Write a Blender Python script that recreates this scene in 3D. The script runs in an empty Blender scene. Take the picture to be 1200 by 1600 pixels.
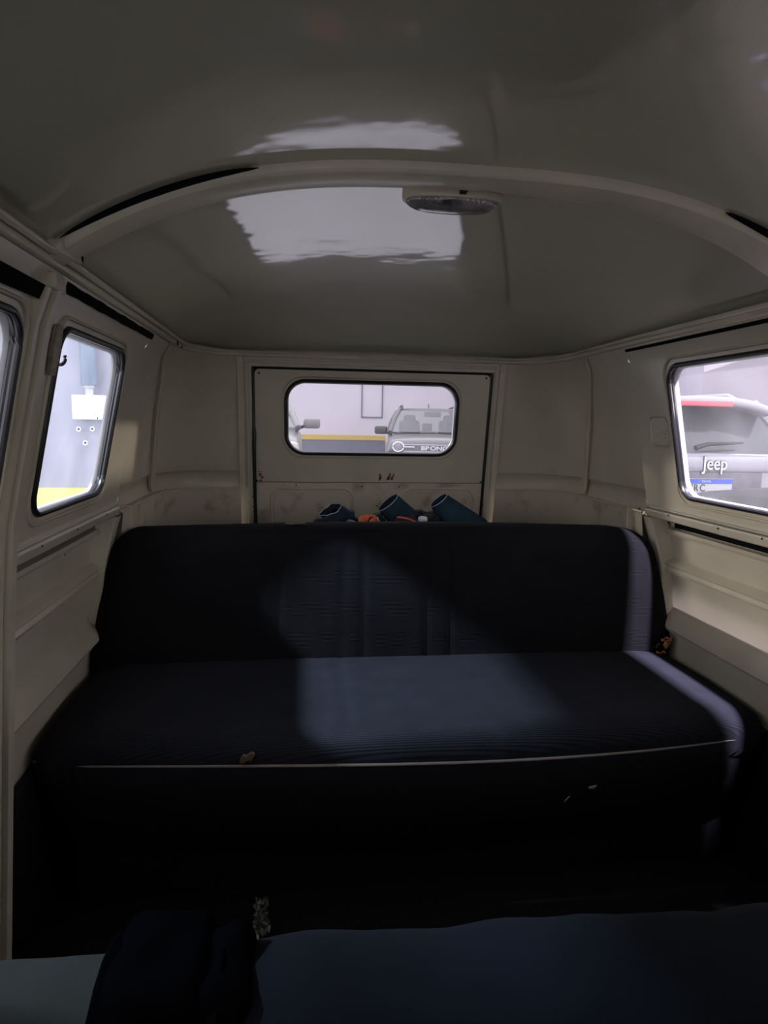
import bpy, bmesh, math, random
from mathutils import Vector, Matrix, noise
random.seed(7)
sc = bpy.context.scene
COL = sc.collection

# ------------------------------------------------------------------ camera
cam_d = bpy.data.cameras.new('camera'); cam = bpy.data.objects.new('camera', cam_d); COL.objects.link(cam)
YAW, PIT, ROL, FPX = .128648, .130654, .018275, 1051.32
Fw = Vector((math.sin(YAW)*math.cos(PIT), math.cos(YAW)*math.cos(PIT), -math.sin(PIT)))
Rt = Vector((math.cos(YAW), -math.sin(YAW), 0)); Up = Rt.cross(Fw)
cr, sr = math.cos(ROL), math.sin(ROL)
R2 = Rt*cr + Up*sr; U2 = Up*cr - Rt*sr
M = Matrix((R2, U2, -Fw)).transposed().to_4x4(); M.translation = Vector((-.29324, 0, 1.6))
cam.matrix_world = M
cam_d.sensor_fit = 'AUTO'; cam_d.sensor_width = 36; cam_d.lens = 36*FPX/1600; cam_d.clip_start = .02; cam_d.clip_end = 200
sc.camera = cam

# ------------------------------------------------------------------ world and lights
w = bpy.data.worlds.new('garage_light'); sc.world = w; w.use_nodes = True
bg = w.node_tree.nodes['Background']; bg.inputs[0].default_value = (.89, .87, .92, 1); bg.inputs[1].default_value = 1.0
sc.view_settings.view_transform = 'Standard'; sc.view_settings.look = 'None'
sc.view_settings.exposure = 1.6; sc.view_settings.gamma = 1.0; sc.view_settings.use_curve_mapping = False

def area(name, loc, target, size, power, color=(1, 1, 1), spread=None):
    l = bpy.data.lights.new(name, 'AREA'); l.shape = 'RECTANGLE'; l.size = size[0]; l.size_y = size[1]
    l.energy = power; l.color = color
    if spread: l.spread = math.radians(spread)
    o = bpy.data.objects.new(name, l); COL.objects.link(o); o.location = loc
    o.rotation_euler = (Vector(target)-Vector(loc)).to_track_quat('-Z', 'Y').to_euler()
    return o
area('left_garage_lamp', (-3.11, 1.2, 3.62), (-.76, 1.55, 1.59), (.16, .16), 17, (.68, .82, 1.0), 60)
area('right_garage_lamp', (.86, .10, 4.2), (.79, 1.45, 1.5), (.12, .12), 16, (.90, .80, 1.0), 40)
area('far_left_garage_lamp', (-7.0, 1.5, 2.75), (-.76, 1.55, 1.6), (.3, .2), 7, (1.0, .90, .86), 60)
area('far_right_garage_lamp', (8.0, -.15, 2.62), (.76, 1.6, 1.6), (.25, .15), 10, (1.0, .88, .78), 60)
area('rear_left_garage_lamp', (-4.2, 8.6, 4.0), (0, 2.64, 1.62), (.4, .2), 8, (1.0, .90, .78), 70)

# ------------------------------------------------------------------ materials
def mat(name, col, rough=.5, metal=0, spec=.5, coat=0, coat_rough=.05, coat_ior=1.5, var=0, vscale=8, bump=0, bscale=20, bdist=.01, alpha=1, trans=0, col2=None, lo=.35, hi=.65, emit=None):
    m = bpy.data.materials.new(name); m.use_nodes = True; nt = m.node_tree; b = nt.nodes['Principled BSDF']
    b.inputs['Base Color'].default_value = (*col, 1); b.inputs['Roughness'].default_value = rough; b.inputs['Metallic'].default_value = metal
    b.inputs['Specular IOR Level'].default_value = spec; b.inputs['Coat Weight'].default_value = coat
    b.inputs['Coat Roughness'].default_value = coat_rough; b.inputs['Coat IOR'].default_value = coat_ior
    tc = nt.nodes.new('ShaderNodeTexCoord')
    if var or col2:
        n = nt.nodes.new('ShaderNodeTexNoise'); n.inputs['Scale'].default_value = vscale; n.inputs['Detail'].default_value = 6
        nt.links.new(tc.outputs['Object'], n.inputs['Vector'])
        r = nt.nodes.new('ShaderNodeValToRGB'); r.color_ramp.elements[0].position = lo; r.color_ramp.elements[1].position = hi
        c2 = col2 or tuple(c*(1-var) for c in col)
        r.color_ramp.elements[0].color = (*c2, 1); r.color_ramp.elements[1].color = (*col, 1)
        nt.links.new(n.outputs['Fac'], r.inputs['Fac']); nt.links.new(r.outputs['Color'], b.inputs['Base Color'])
    if bump:
        n = nt.nodes.new('ShaderNodeTexNoise'); n.inputs['Scale'].default_value = bscale; n.inputs['Detail'].default_value = 3
        nt.links.new(tc.outputs['Object'], n.inputs['Vector'])
        bp = nt.nodes.new('ShaderNodeBump'); bp.inputs['Strength'].default_value = bump; bp.inputs['Distance'].default_value = bdist
        nt.links.new(n.outputs['Fac'], bp.inputs['Height']); nt.links.new(bp.outputs['Normal'], b.inputs['Normal'])
        if coat: nt.links.new(bp.outputs['Normal'], b.inputs['Coat Normal'])
    if emit: b.inputs['Emission Color'].default_value = (*emit[0], 1); b.inputs['Emission Strength'].default_value = emit[1]
    return m

def glass_mat(name, haze=.12, tint=(.93, .93, .97), smear=.5):
    m = bpy.data.materials.new(name); m.use_nodes = True; nt = m.node_tree; N = nt.nodes; L = nt.links
    for n in list(N):
        if n.type != 'OUTPUT_MATERIAL': N.remove(n)
    out = [n for n in N if n.type == 'OUTPUT_MATERIAL'][0]
    tr = N.new('ShaderNodeBsdfTransparent'); tr.inputs[0].default_value = (*tint, 1)
    tl = N.new('ShaderNodeBsdfTranslucent'); tl.inputs[0].default_value = (.9, .9, .9, 1)
    gl = N.new('ShaderNodeBsdfGlossy'); gl.inputs['Roughness'].default_value = .03
    tc = N.new('ShaderNodeTexCoord'); no = N.new('ShaderNodeTexNoise'); no.inputs['Scale'].default_value = 5; no.inputs['Detail'].default_value = 5
    L.new(tc.outputs['Object'], no.inputs['Vector'])
    mr = N.new('ShaderNodeMapRange'); mr.inputs['From Min'].default_value = .3; mr.inputs['From Max'].default_value = .7
    mr.inputs['To Min'].default_value = haze*(1-smear); mr.inputs['To Max'].default_value = haze*(1+smear)
    L.new(no.outputs['Fac'], mr.inputs['Value'])
    m1 = N.new('ShaderNodeMixShader'); L.new(mr.outputs['Result'], m1.inputs[0]); L.new(tr.outputs[0], m1.inputs[1]); L.new(tl.outputs[0], m1.inputs[2])
    m2 = N.new('ShaderNodeMixShader'); m2.inputs[0].default_value = .04; L.new(m1.outputs[0], m2.inputs[1]); L.new(gl.outputs[0], m2.inputs[2])
    L.new(m2.outputs[0], out.inputs['Surface'])
    return m

def fabric_mat(name, col, rib_axis='Z', rib=260, var=.3, rough=.95, sheen=0.0):
    m = mat(name, col, rough, spec=.15, var=var, vscale=14)
    nt = m.node_tree; b = nt.nodes['Principled BSDF']
    b.inputs['Sheen Weight'].default_value = sheen
    tc = nt.nodes.new('ShaderNodeTexCoord'); wv = nt.nodes.new('ShaderNodeTexWave')
    wv.bands_direction = rib_axis; wv.inputs['Scale'].default_value = rib/6.283; wv.inputs['Distortion'].default_value = .6
    nt.links.new(tc.outputs['Object'], wv.inputs['Vector'])
    bp = nt.nodes.new('ShaderNodeBump'); bp.inputs['Strength'].default_value = .4; bp.inputs['Distance'].default_value = .003
    nt.links.new(wv.outputs['Fac'], bp.inputs['Height']); nt.links.new(bp.outputs['Normal'], b.inputs['Normal'])
    return m

def dull_rear(m):      # the gloss paint has gone dull along the rear edge of the roof
    nt = m.node_tree; b = nt.nodes['Principled BSDF']
    g = nt.nodes.new('ShaderNodeNewGeometry'); sp = nt.nodes.new('ShaderNodeSeparateXYZ'); nt.links.new(g.outputs['Position'], sp.inputs[0])
    r1 = nt.nodes.new('ShaderNodeMapRange'); r2 = nt.nodes.new('ShaderNodeMapRange')
    for r, a, c in ((r1, .9, .0), (r2, .38, .7)):
        r.inputs['From Min'].default_value = 2.05; r.inputs['From Max'].default_value = 2.28; r.inputs['To Min'].default_value = a; r.inputs['To Max'].default_value = c
        nt.links.new(sp.outputs['Y'], r.inputs['Value'])
    nt.links.new(r1.outputs[0], b.inputs['Coat Weight']); nt.links.new(r2.outputs[0], b.inputs['Roughness'])
CEIL = mat('ceiling_paint', (.44, .43, .335), .38, coat=1, coat_rough=.07, coat_ior=2.9, var=.10, vscale=2.2, bump=.16, bscale=4.0, bdist=.02)
dull_rear(CEIL)
PAINT = mat('body_paint', (.58, .53, .40), .42, coat=.35, coat_rough=.18, var=.12, vscale=5, bump=.05, bscale=12, bdist=.004)
DIRTY = mat('scuffed_body_paint', (.58, .51, .39), .5, coat=.2, coat_rough=.25, col2=(.40, .32, .22), vscale=11, lo=.33, hi=.46, bump=.06, bscale=20, bdist=.004)
TRIM = mat('trim_paint', (.60, .555, .42), .4, coat=.3, coat_rough=.2, var=.15, vscale=9)
REVEAL = mat('pale_outer_body', (.45, .45, .47), .4, var=.08)
RUBBER = mat('black_rubber', (.012, .012, .014), .38, spec=.5, bump=.05, bscale=40)
GAP_SHADE = mat('dark_gap_shade', (.006, .006, .006), .9, spec=.05)  # black for open joints, and for the painted shade under the flange
RUST = mat('rust', (.26, .11, .05), .9, var=.5, vscale=60)
HOLE = mat('black_hole', (.004, .004, .004), 1, spec=0)
GLASS = glass_mat('dusty_glass', .05)
SEAT = fabric_mat('black_blue_ribbed_fabric', (.0065, .0068, .0085), 'Z', 520)
CUSH = fabric_mat('black_blue_cushion_fabric', (.013, .0145, .020), 'Y', 520, var=.22)
VINYL = mat('darkening_black', (.007, .007, .009), .6, spec=.2, bump=.1, bscale=40)
PIPE = mat('pale_piping', (.20, .17, .15), .5)
FOAM = mat('orange_foam', (.62, .27, .09), .9, col2=(.05, .02, .01), vscale=70)
FLOORM = mat('black_floor_mat', (.006, .006, .007), .9, spec=.1, bump=.2, bscale=50)
PLATEM = mat('painted_hook_plate', (.34, .30, .23), .5, var=.4, vscale=60)
DARKMETAL = mat('dark_hook_metal', (.035, .03, .026), .6, metal=0, var=.4, vscale=40)

# ------------------------------------------------------------------ mesh helpers
def sm(o, ang=35):
    me = o.data
    me.polygons.foreach_set('use_smooth', [True]*len(me.polygons)); me.set_sharp_from_angle(angle=math.radians(ang)); me.update()
    return o
class MB:
    def __init__(s): s.v = []; s.f = []
    def add(s, vs, fs):
        n = len(s.v); s.v += [tuple(v) for v in vs]; s.f += [tuple(i+n for i in f) for f in fs]; return s
    def box(s, c, h, rot=None, bevel=0):
        bm = bmesh.new(); bmesh.ops.create_cube(bm, size=2)
        for v in bm.verts: v.co = Vector((v.co.x*h[0], v.co.y*h[1], v.co.z*h[2]))
        if bevel: bmesh.ops.bevel(bm, geom=bm.edges[:], offset=bevel, segments=3, affect='EDGES', profile=.5)
        R = rot or Matrix.Identity(3); C = Vector(c)
        bm.verts.index_update()
        s.add([R @ v.co + C for v in bm.verts], [[v.index for v in f.verts] for f in bm.faces]); bm.free(); return s
    def grid(s, P, cu=False, cv=False):
        nu, nv = len(P), len(P[0]); n = len(s.v); s.v += [tuple(p) for r in P for p in r]
        for i in range(nu if cu else nu-1):
            for j in range(nv if cv else nv-1):
                a, b = i, (i+1) % nu; c, d = j, (j+1) % nv
                s.f.append((n+a*nv+c, n+b*nv+c, n+b*nv+d, n+a*nv+d))
        return s
    def tube(s, pts, r, seg=10, closed=False, ry=None, up=(0, 0, 1), cap=True):
        pts = [Vector(p) for p in pts]; n = len(pts); rings = []; U = Vector(up)
        for i, p in enumerate(pts):
            a = pts[(i-1) % n] if (closed or i) else p; b = pts[(i+1) % n] if (closed or i < n-1) else p
            t = (b-a).normalized(); sd = t.cross(U)
            if sd.length < 1e-4: sd = t.cross(Vector((1, .1, 0)))
            sd.normalize(); u = sd.cross(t)
            rr = r[i] if isinstance(r, (list, tuple)) else r; r2 = (ry if ry else rr)
            rings.append([p + sd*math.cos(k*6.28318/seg)*rr + u*math.sin(k*6.28318/seg)*r2 for k in range(seg)])
        base = len(s.v); s.grid(rings, cu=closed, cv=True)
        if cap and not closed:
            s.f.append(tuple(base+k for k in range(seg))[::-1]); s.f.append(tuple(base+(n-1)*seg+k for k in range(seg)))
        return s
    def lathe(s, prof, c, axis='Z', seg=24):
        P = []
        for r, h in prof:
            row = []
            for k in range(seg):
                a = k*2*math.pi/seg; x, y = r*math.cos(a), r*math.sin(a)
                q = {'Z': (x, y, h), 'X': (h, x, y), 'Y': (x, h, y)}[axis]
                row.append(Vector(c)+Vector(q))
            P.append(row)
        return s.grid(P, cv=True)
    def build(s, name, m, parent=None, smooth=35, fix=True):
        me = bpy.data.meshes.new(name); me.from_pydata(s.v, [], s.f); me.update()
        if fix:
            bm = bmesh.new(); bm.from_mesh(me); bmesh.ops.remove_doubles(bm, verts=bm.verts[:], dist=1e-5)
            bmesh.ops.recalc_face_normals(bm, faces=bm.faces[:]); bm.to_mesh(me); bm.free()
        for mm in (m if isinstance(m, (list, tuple)) else [m]): me.materials.append(mm)
        o = bpy.data.objects.new(name, me); COL.objects.link(o)
        if smooth: sm(o, smooth)
        if parent: o.parent = parent
        return o
def struct(o): o['kind'] = 'structure'; return o
def tag(o, label, cat, group=None):
    o['label'] = label; o['category'] = cat
    if group: o['group'] = group
    return o
def empty(name, loc=(0, 0, 0), rz=0):
    o = bpy.data.objects.new(name, None); COL.objects.link(o); o.location = loc; o.rotation_euler.z = rz; o.empty_display_size = .1
    return o
def interp(tab, t):
    if t >= tab[0][0]: (a, b), (c, d) = tab[0], tab[1]
    elif t <= tab[-1][0]: (a, b), (c, d) = tab[-2], tab[-1]
    else:
        for k in range(len(tab)-1):
            if tab[k+1][0] <= t <= tab[k][0]: (a, b), (c, d) = tab[k], tab[k+1]; break
    return b + (d-b)*(t-a)/(c-a)
def rrect(x0, x1, z0, z1, r, n=8):
    P = []
    for cx, cz, a0 in ((x1-r, z1-r, 0), (x0+r, z1-r, 90), (x0+r, z0+r, 180), (x1-r, z0+r, 270)):
        for k in range(n+1):
            a = math.radians(a0+90*k/n); P.append((cx+r*math.cos(a), cz+r*math.sin(a)))
    return P
def inset(P, d):      # offset a convex loop inward by d
    cx = sum(p[0] for p in P)/len(P); cz = sum(p[1] for p in P)/len(P)
    x0, x1 = min(p[0] for p in P), max(p[0] for p in P); z0, z1 = min(p[1] for p in P), max(p[1] for p in P)
    return [(cx+(p[0]-cx)*(x1-x0-2*d)/(x1-x0), cz+(p[1]-cz)*(z1-z0-2*d)/(z1-z0)) for p in P]
def holed(mb, outer, holes, mp):
    bm = bmesh.new(); es = []
    for lp in [outer]+holes:
        vs = [bm.verts.new((p[0], p[1], 0)) for p in lp]
        for i in range(len(vs)): es.append(bm.edges.new((vs[i], vs[(i+1) % len(vs)])))
    bmesh.ops.triangle_fill(bm, use_beauty=True, use_dissolve=False, edges=es)
    bm.verts.index_update()
    mb.add([mp(v.co.x, v.co.y) for v in bm.verts], [[v.index for v in f.verts] for f in bm.faces]); bm.free()
def rbox(mb, c, h, r, step=.02, deform=None, rot=None):
    n = [max(2, int(math.ceil(2*q/step))) for q in h]
    C = Vector(c)
    def put(p):
        q = Vector((max(-(h[0]-r), min(h[0]-r, p[0])), max(-(h[1]-r), min(h[1]-r, p[1])), max(-(h[2]-r), min(h[2]-r, p[2]))))
        d = Vector(p)-q
        if d.length > 1e-9:
            d = d.normalized()*r
        v = q+d
        if deform: v = Vector(deform(v))
        if rot: v = rot @ v
        return C+v
    for ax in range(3):
        a, b = [(1, 2), (2, 0), (0, 1)][ax]
        for sgn in (-1, 1):
            P = []
            for i in range(n[a]+1):
                row = []
                for j in range(n[b]+1):
                    p = [0, 0, 0]; p[ax] = sgn*h[ax]; p[a] = -h[a]+2*h[a]*i/n[a]; p[b] = -h[b]+2*h[b]*j/n[b]
                    row.append(put(p))
                P.append(row)
            mb.grid(P)
    return mb
def text_mesh(name, body, size, m, parent, M4, ext=.003, offset=0, sx=1):
    c = bpy.data.curves.new(name, 'FONT'); c.body = body; c.size = size; c.extrude = ext; c.offset = offset; c.align_x = 'CENTER'; c.align_y = 'CENTER'
    t = bpy.data.objects.new('tmp', c); COL.objects.link(t); bpy.context.view_layer.update()
    me = bpy.data.meshes.new_from_object(t.evaluated_get(bpy.context.evaluated_depsgraph_get()))
    bpy.data.objects.remove(t); bpy.data.curves.remove(c)
    me.transform(Matrix.Diagonal((sx, 1, 1, 1))); me.transform(M4); me.materials.clear(); me.materials.append(m); me.name = name
    o = bpy.data.objects.new(name, me); COL.objects.link(o); o.parent = parent
    return o

# ================================================================== VAN SHELL
ZF = .50                    # van floor
XW = [(1.87, .682), (1.85, .690), (1.822, .702), (1.80, .7181), (1.37, .8061), (1.352, .803), (1.338, .803), (1.328, .806), (1.0, .83)]
def xw(z): return interp(XW, z)
def yr(z): return 2.622+.17*(1.84-z)          # rear wall plane
Y0 = -1.75
ST = {}
def side_wall(s, name, wins):
    mb = MB()
    mp = lambda y, z: (s*xw(z), y, z)
    zt, zb = 1.80, 1.37
    holed(mb, [(Y0, zb), (2.0, zb), (2.0, zt), (Y0, zt)], [rrect(a, b, c, d, r) for a, b, c, d, r in wins], lambda y, z: (s*(.723+(1.776-z)*.20479), y, z))
    x2 = lambda z: .723+(1.776-z)*.20479
    # upper strip to the roof rail, flange under the windows, ledge out to the outer skin
    prof = [(x2(1.80), 1.80), (.702, 1.822), (.690, 1.85)]
    mb.grid([[(s*x, y, z) for x, z in prof] for y in (Y0, 2.0)])
    prof = [(x2(1.37), 1.37), (.803, 1.352), (.801, 1.345), (.803, 1.338), (.806, 1.328), (.812, 1.3245), (.866, 1.3245)]
    mb.grid([[(s*.806, y, 1.326), (s*.900, y, 1.326)] for y in (1.9, 2.08)])
    mb.grid([[(s*x, y, z) for x, z in prof] for y in (Y0, 2.0)])
    # lower skin with the two pressed rails
    prof = [(.866, 1.3245), (.866, 1.296), (.846, 1.293), (.840, 1.286), (.844, 1.279), (.864, 1.275), (.870, 1.20),
            (.852, 1.192), (.843, 1.184), (.849, 1.177), (.843, 1.168), (.846, 1.160), (.872, 1.154), (.880, 1.045),
            (.874, 1.03), (.846, 1.006), (.840, .990), (.845, .981), (.872, .982), (.878, .88), (.885, .70), (.885, .45)]
    mb.grid([[(s*x, y, z) for x, z in prof] for y in (Y0, -.9, 0, .8, 1.3, 2.2)])
    # edge of window sheet at its rear end (small step)
    mb.grid([[(s*xw(z), 2.0, z), (s*(xw(z)+.034), 2.008, z)] for z in [1.865-.54*k/40 for k in range(41)]])
    o = struct(mb.build(name, PAINT, smooth=30)); ST[name] = o
    return o
def corner(u, z, off=0):          # u: 0 at y=2.0 along the side, 1 at the tailgate frame; off = outwards
    x0 = xw(z)+.010+off; yb = yr(z)+off; xf = .515
    ys = 2.0; rx = .17; ry = .30
    Ls = (yb-ry)-ys; Lc = .40; Lf = (x0-rx)-xf; T = Ls+Lc+Lf; t = u*T
    if t < Ls: return (x0, ys+t, z)
    if t < Ls+Lc:
        a = (t-Ls)/Lc*math.pi/2; p = .86
        return (x0-rx+rx*math.cos(a)**p, yb-ry+ry*math.sin(a)**p, z)
    return (x0-rx-(t-Ls-Lc), yb, z)
def back_corner(s, parent):
    N = 48; us = [k/N for k in range(N+1)]
    mb = MB(); rows = []
    for z, off in ((1.872, 0), (1.84, 0), (1.80, .004), (1.70, .008), (1.60, .010), (1.50, .008), (1.425, .004), (1.405, .004), (1.398, .012), (1.375, .016), (1.35, .012), (1.337, .006)):
        rows.append([(s*p[0], p[1], p[2]) for p in (corner(u, z, off) for u in us)])
    mb.grid(rows); mb.build('corner_panel', PAINT, parent, 40)
    mb = MB(); rows = []
    for z, off in ((1.337, .012), (1.3385, -.016), (1.333, -.022), (1.20, -.02), (1.0, -.01), (.80, 0), (.45, 0)):
        rows.append([(s*p[0], p[1], p[2]) for p in (corner(u, z, off) for u in us)])
    mb.grid(rows); mb.build('lower_corner_panel', DIRTY, parent, 40)
    # pressed lip along its top
    mb = MB(); mb.tube([(s*p[0], p[1], 1.336) for p in (corner(u, 1.336, -.02) for u in us)], .0045, 8); mb.build('panel_lip', TRIM, parent)
    # vertical welded seam flange
    mb = MB()
    for ub, ut, w_, h_ in ((.50, .395, .016, .004),):
        P = []
        for k in range(25):
            z = 1.845-(1.845-1.345)*k/24; u = ut+(ub-ut)*k/24
            row = []
            for du, o_ in ((-w_, .01), (-w_, -.003), (0, -.004), (.004, -.0085), (.010, -.0085), (.014, .0), (.014, .012)):
                p = corner(u+du, z, o_); row.append((s*p[0], p[1], p[2]))
            P.append(row)
        mb.grid(P)
    mb.build('seam_flange', TRIM, parent, 50)
    # ribbed post below the belt line
    mb = MB(); P = []
    for k in range(15):
        z = 1.325-(1.325-1.0)*k/14; t = k/14
        yy = 1.982-.02*min(1, t*2.2); xo = .797+.038*min(1, (t*1.9))**.8
        P.append([(s*(xo+.05), yy-.03, z), (s*(xo+.004), yy-.03, z), (s*xo, yy-.026, z), (s*xo, yy+.02, z), (s*(xo+.004), yy+.024, z), (s*(xo+.01), yy+.05, z), (s*(xo+.05), yy+.052, z)])
    mb.grid(P); mb.build('post', TRIM, parent, 40)

WL = [(1.33, 1.803, 1.408, 1.77, .05), (.50, 1.165, 1.408, 1.765, .05), (-.50, .30, 1.408, 1.77, .05), (-1.45, -.70, 1.408, 1.77, .05)]
WR = [(1.10, 1.795, 1.403, 1.775, .05), (.20, .95, 1.403, 1.77, .05), (-.60, .05, 1.403, 1.77, .05), (-1.45, -.80, 1.403, 1.77, .05)]
wl = side_wall(-1, 'wall_left', WL); wr = side_wall(1, 'wall_right', WR)
back_corner(-1, wl); back_corner(1, wr)

CREASE_SHADE = mat('brown_crease_shade', (.12, .09, .05), .9, var=.6, vscale=25)  # brown crease lines on the rails, with contact shade painted in
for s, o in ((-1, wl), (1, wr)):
    mb = MB(); mb.grid([[(s*.8645, y, 1.3245), (s*.8645, y, 1.297)] for y in (Y0, 1.93)]); mb.build('dark_gap_shade', GAP_SHADE, o, 0)  # deep shade under the flange, put in as a black strip
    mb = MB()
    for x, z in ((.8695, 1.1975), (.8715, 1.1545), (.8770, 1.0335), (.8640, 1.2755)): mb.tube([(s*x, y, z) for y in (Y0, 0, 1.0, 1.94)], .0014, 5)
    mb.build('crease_shade_line', CREASE_SHADE, o)
# windows: rubber seal, pale reveal, dusty pane
wn = 0
def side_window(s, a, b, c, d, r):
    global wn
    wn += 1
    x2 = lambda z: .723+(1.776-z)*.20479
    L = rrect(a, b, c, d, r); L2 = inset(L, .004)
    mb = MB(); mb.tube([(s*(x2(z)-.001), y, z) for y, z in L2], .0068, 10, closed=True, ry=.0068)
    mb.tube([(s*(x2(z)+.007), y, z) for y, z in inset(L, .003)], .0068, 8, closed=True)
    o = struct(mb.build('window_%d' % wn, RUBBER)); o.name = 'window_%d' % wn
    # raised bead pressed into the sheet around the opening
    mb = MB(); mb.tube([(s*(x2(z)-.001), y, z) for y, z in inset(L, -.016)], .006, 8, closed=True, ry=.004)
    mb.build('pressed_bead', PAINT if s < 0 else TRIM, o)
    mb = MB(); I = inset(L, .004); J = inset(L, .009); K = inset(L, .011)
    mb.grid([[(s*(x2(z)+.012), y, z) for y, z in I], [(s*(x2(z)+.017), y, z) for y, z in J], [(s*(x2(z)+.024), y, z) for y, z in K]], cv=True)
    mb.build('reveal', REVEAL, o)
    mb = MB(); mb.add([(s*(x2(z)+.019), y, z) for y, z in inset(L, .008)], [tuple(range(len(L)))]); mb.build('pane', GLASS, o, 0)
for q in WL: side_window(-1, *q)
for q in WR: side_window(1, *q)

# rear wall frame around the tailgate
mb = MB()
GX, GXR = -.457, .463
mp = lambda x, z: (x, yr(z), z)
fr_o = [(-.522, .45), (.522, .45), (.522, 1.875), (-.522, 1.875)]
hole_g = [(GX-.012, .52), (GXR+.012, .52), (GXR+.012, 1.806), (GX-.012, 1.806)]
def fmp(x, z): return (x, yr(z)-.002, z)
holed(mb, [fr_o[0], fr_o[1], fr_o[2], fr_o[3]], [hole_g], fmp)
mb.grid([[fmp(*p), (p[0], yr(p[1])+.05, p[1])] for p in hole_g+hole_g[:1]])
wb = struct(mb.build('wall_back', PAINT, smooth=30))
def vstrip(mb, x, wd, z0, z1, pr, n=8):
    P = []
    for k in range(n+1):
        z = z0+(z1-z0)*k/n; y = yr(z)-.002
        P.append([(x-wd, y+.002, z), (x-wd+.003, y-pr, z), (x+wd-.003, y-pr, z), (x+wd, y+.002, z)])
    mb.grid(P)
for s in (-1, 1):
    mb = MB(); vstrip(mb, s*.508, .014, 1.34, 1.845, .010); mb.build('frame_strip', TRIM, wb, 30)
    mb = MB(); vstrip(mb, s*.484, .008, .60, 1.825, .006); mb.build('frame_strip', PAINT, wb, 30)
mb = MB(); mb.box((0, yr(1.825)-.006, 1.824), (.50, .006, .005), bevel=.002); mb.build('frame_strip', PAINT, wb)
# bolts and screw holes on the frame
mb = MB()
for x, z in ((-.468, 1.345), (-.466, 1.322), (-.470, 1.30), (-.468, 1.262), (-.467, 1.24), (.472, 1.27)):
    mb.lathe([(0, -.003), (.0035, -.002), (.004, .002)], (x, yr(z)-.003, z), 'Y', 10)
mb.build('frame_screws', RUST, wb)
# black weather seal between frame and tailgate
mb = MB()
mb.tube([(GX-.006, yr(1.80)+.008, 1.80), (GX-.006, yr(1.60)+.006, 1.60), (GX-.004, yr(1.55)-.004, 1.55), (GX-.006, yr(1.50)-.004, 1.50), (GX-.005, yr(1.3)-.003, 1.30), (GX-.004, yr(1.0), 1.0)], [.004, .004, .008, .0075, .007, .007], 8)
mb.build('weather_seal', RUBBER, wb)
mb = MB(); mb.tube([(GXR+.006, yr(z)+.008, z) for z in (.8, 1.2, 1.5, 1.80)], .0045, 8)
mb.tube([(x, yr(1.803)+.006, 1.803) for x in (GX-.005, -.2, .2, GXR+.005)], .0045, 8); mb.build('weather_seal', RUBBER, wb)

mb = MB(); holed(mb, [(-.54, .45), (.54, .45), (.54, 1.87), (-.54, 1.87)], [rrect(-.36, .36, 1.455, 1.78, .08)], lambda x, z: (x, yr(z)+.052, z)); mb.build('outer_skin', GAP_SHADE, wb, 0)
for s, o in ((-1, wl), (1, wr)):
    mb = MB(); mb.box((s*.845, 2.07, .90), (.065, .004, .445)); mb.box((s*.868, 2.04, 1.337), (.034, .08, .020)); mb.build('closing_panel', PAINT, o)
for s, o, y0_, y1_ in ((1, wr, .35, 1.62), (-1, wl, 1.36, 1.62)):
    mb = MB(); mb.box((s*.868, (y0_+y1_)/2, .665), (.010, (y1_-y0_)/2, .175 if s < 0 else .19), bevel=.004); mb.build('darkening_panel', VINYL, o)  # black panel added to darken the lower wall
# tailgate (door_1)
def yg(z): return yr(z)+.008
TW = rrect(-.341, .341, 1.474, 1.760, .075, 10)
mb = MB()
holed(mb, rrect(GX, GXR, 1.362, 1.797, .018, 5), [TW], lambda x, z: (x, yg(z), z))
door = struct(mb.build('door_1', PAINT, smooth=20))
mb = MB(); mb.grid([[(x, yg(z)-o_, z) for x in (GX, 0, GXR)] for z, o_ in ((1.361, 0), (1.360, .003), (1.0, .003), (.55, .003))]); mb.build('lower_skin', DIRTY, door, 20)
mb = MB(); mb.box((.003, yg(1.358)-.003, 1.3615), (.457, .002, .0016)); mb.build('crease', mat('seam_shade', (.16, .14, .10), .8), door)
for x0, x1, zt in ((-.398, -.066, 1.336), (.133, .434, 1.337)):
    L = rrect(x0, x1, .93, zt, .045, 8)
    mb = MB(); mb.tube([(x, yg(z)-.003, z) for x, z in L], .007, 8, closed=True, ry=.007); mb.tube([(x, yg(z)-.003, z) for x, z in inset(L, .013)], .003, 8, closed=True); mb.build('pressed_panel', TRIM, door)
for x, z in ((-.440, 1.782), (.447, 1.785)):
    mb = MB(); mb.lathe([(0, -.002), (.0035, -.002), (.004, .001)], (x, yg(z)-.002, z), 'Y', 12); mb.build('screw_hole', HOLE, door)
for x, z in ((.03, 1.264), (.165-.2, 1.345), (-.30, 1.35), (.118, 1.345)):
    mb = MB(); mb.lathe([(0, -.001), (.0025, -.001), (.003, .001)], (x, yg(z)-.005, z), 'Y', 10); mb.build('screw_hole', HOLE, door)
# rusty latch holes
for cx, sc_ in ((.038, 1.0), (.073, 1.0), (.088, .9)):
    mb = MB(); P = []
    n = 14; pts = []
    for k in range(n):
        a = k*2*math.pi/n; rr = 1+.25*math.sin(3*a+cx*40)
        pts.append((cx+.006*rr*math.cos(a)*sc_+(.006*math.sin(a) if cx > .05 else 0), 1.384+.015*sc_*rr*math.sin(a)))
    mb.add([(x, yg(z)-.0015, z) for x, z in pts], [tuple(range(n))]); mb.build('rust_patch', RUST, door, 0)
    mb = MB(); mb.add([(cx+(x-cx)*.35, yg(z)-.0022, 1.378+(z-1.382)*.35) for x, z in pts], [tuple(range(n))]); mb.build('latch_hole', HOLE, door, 0)
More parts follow.
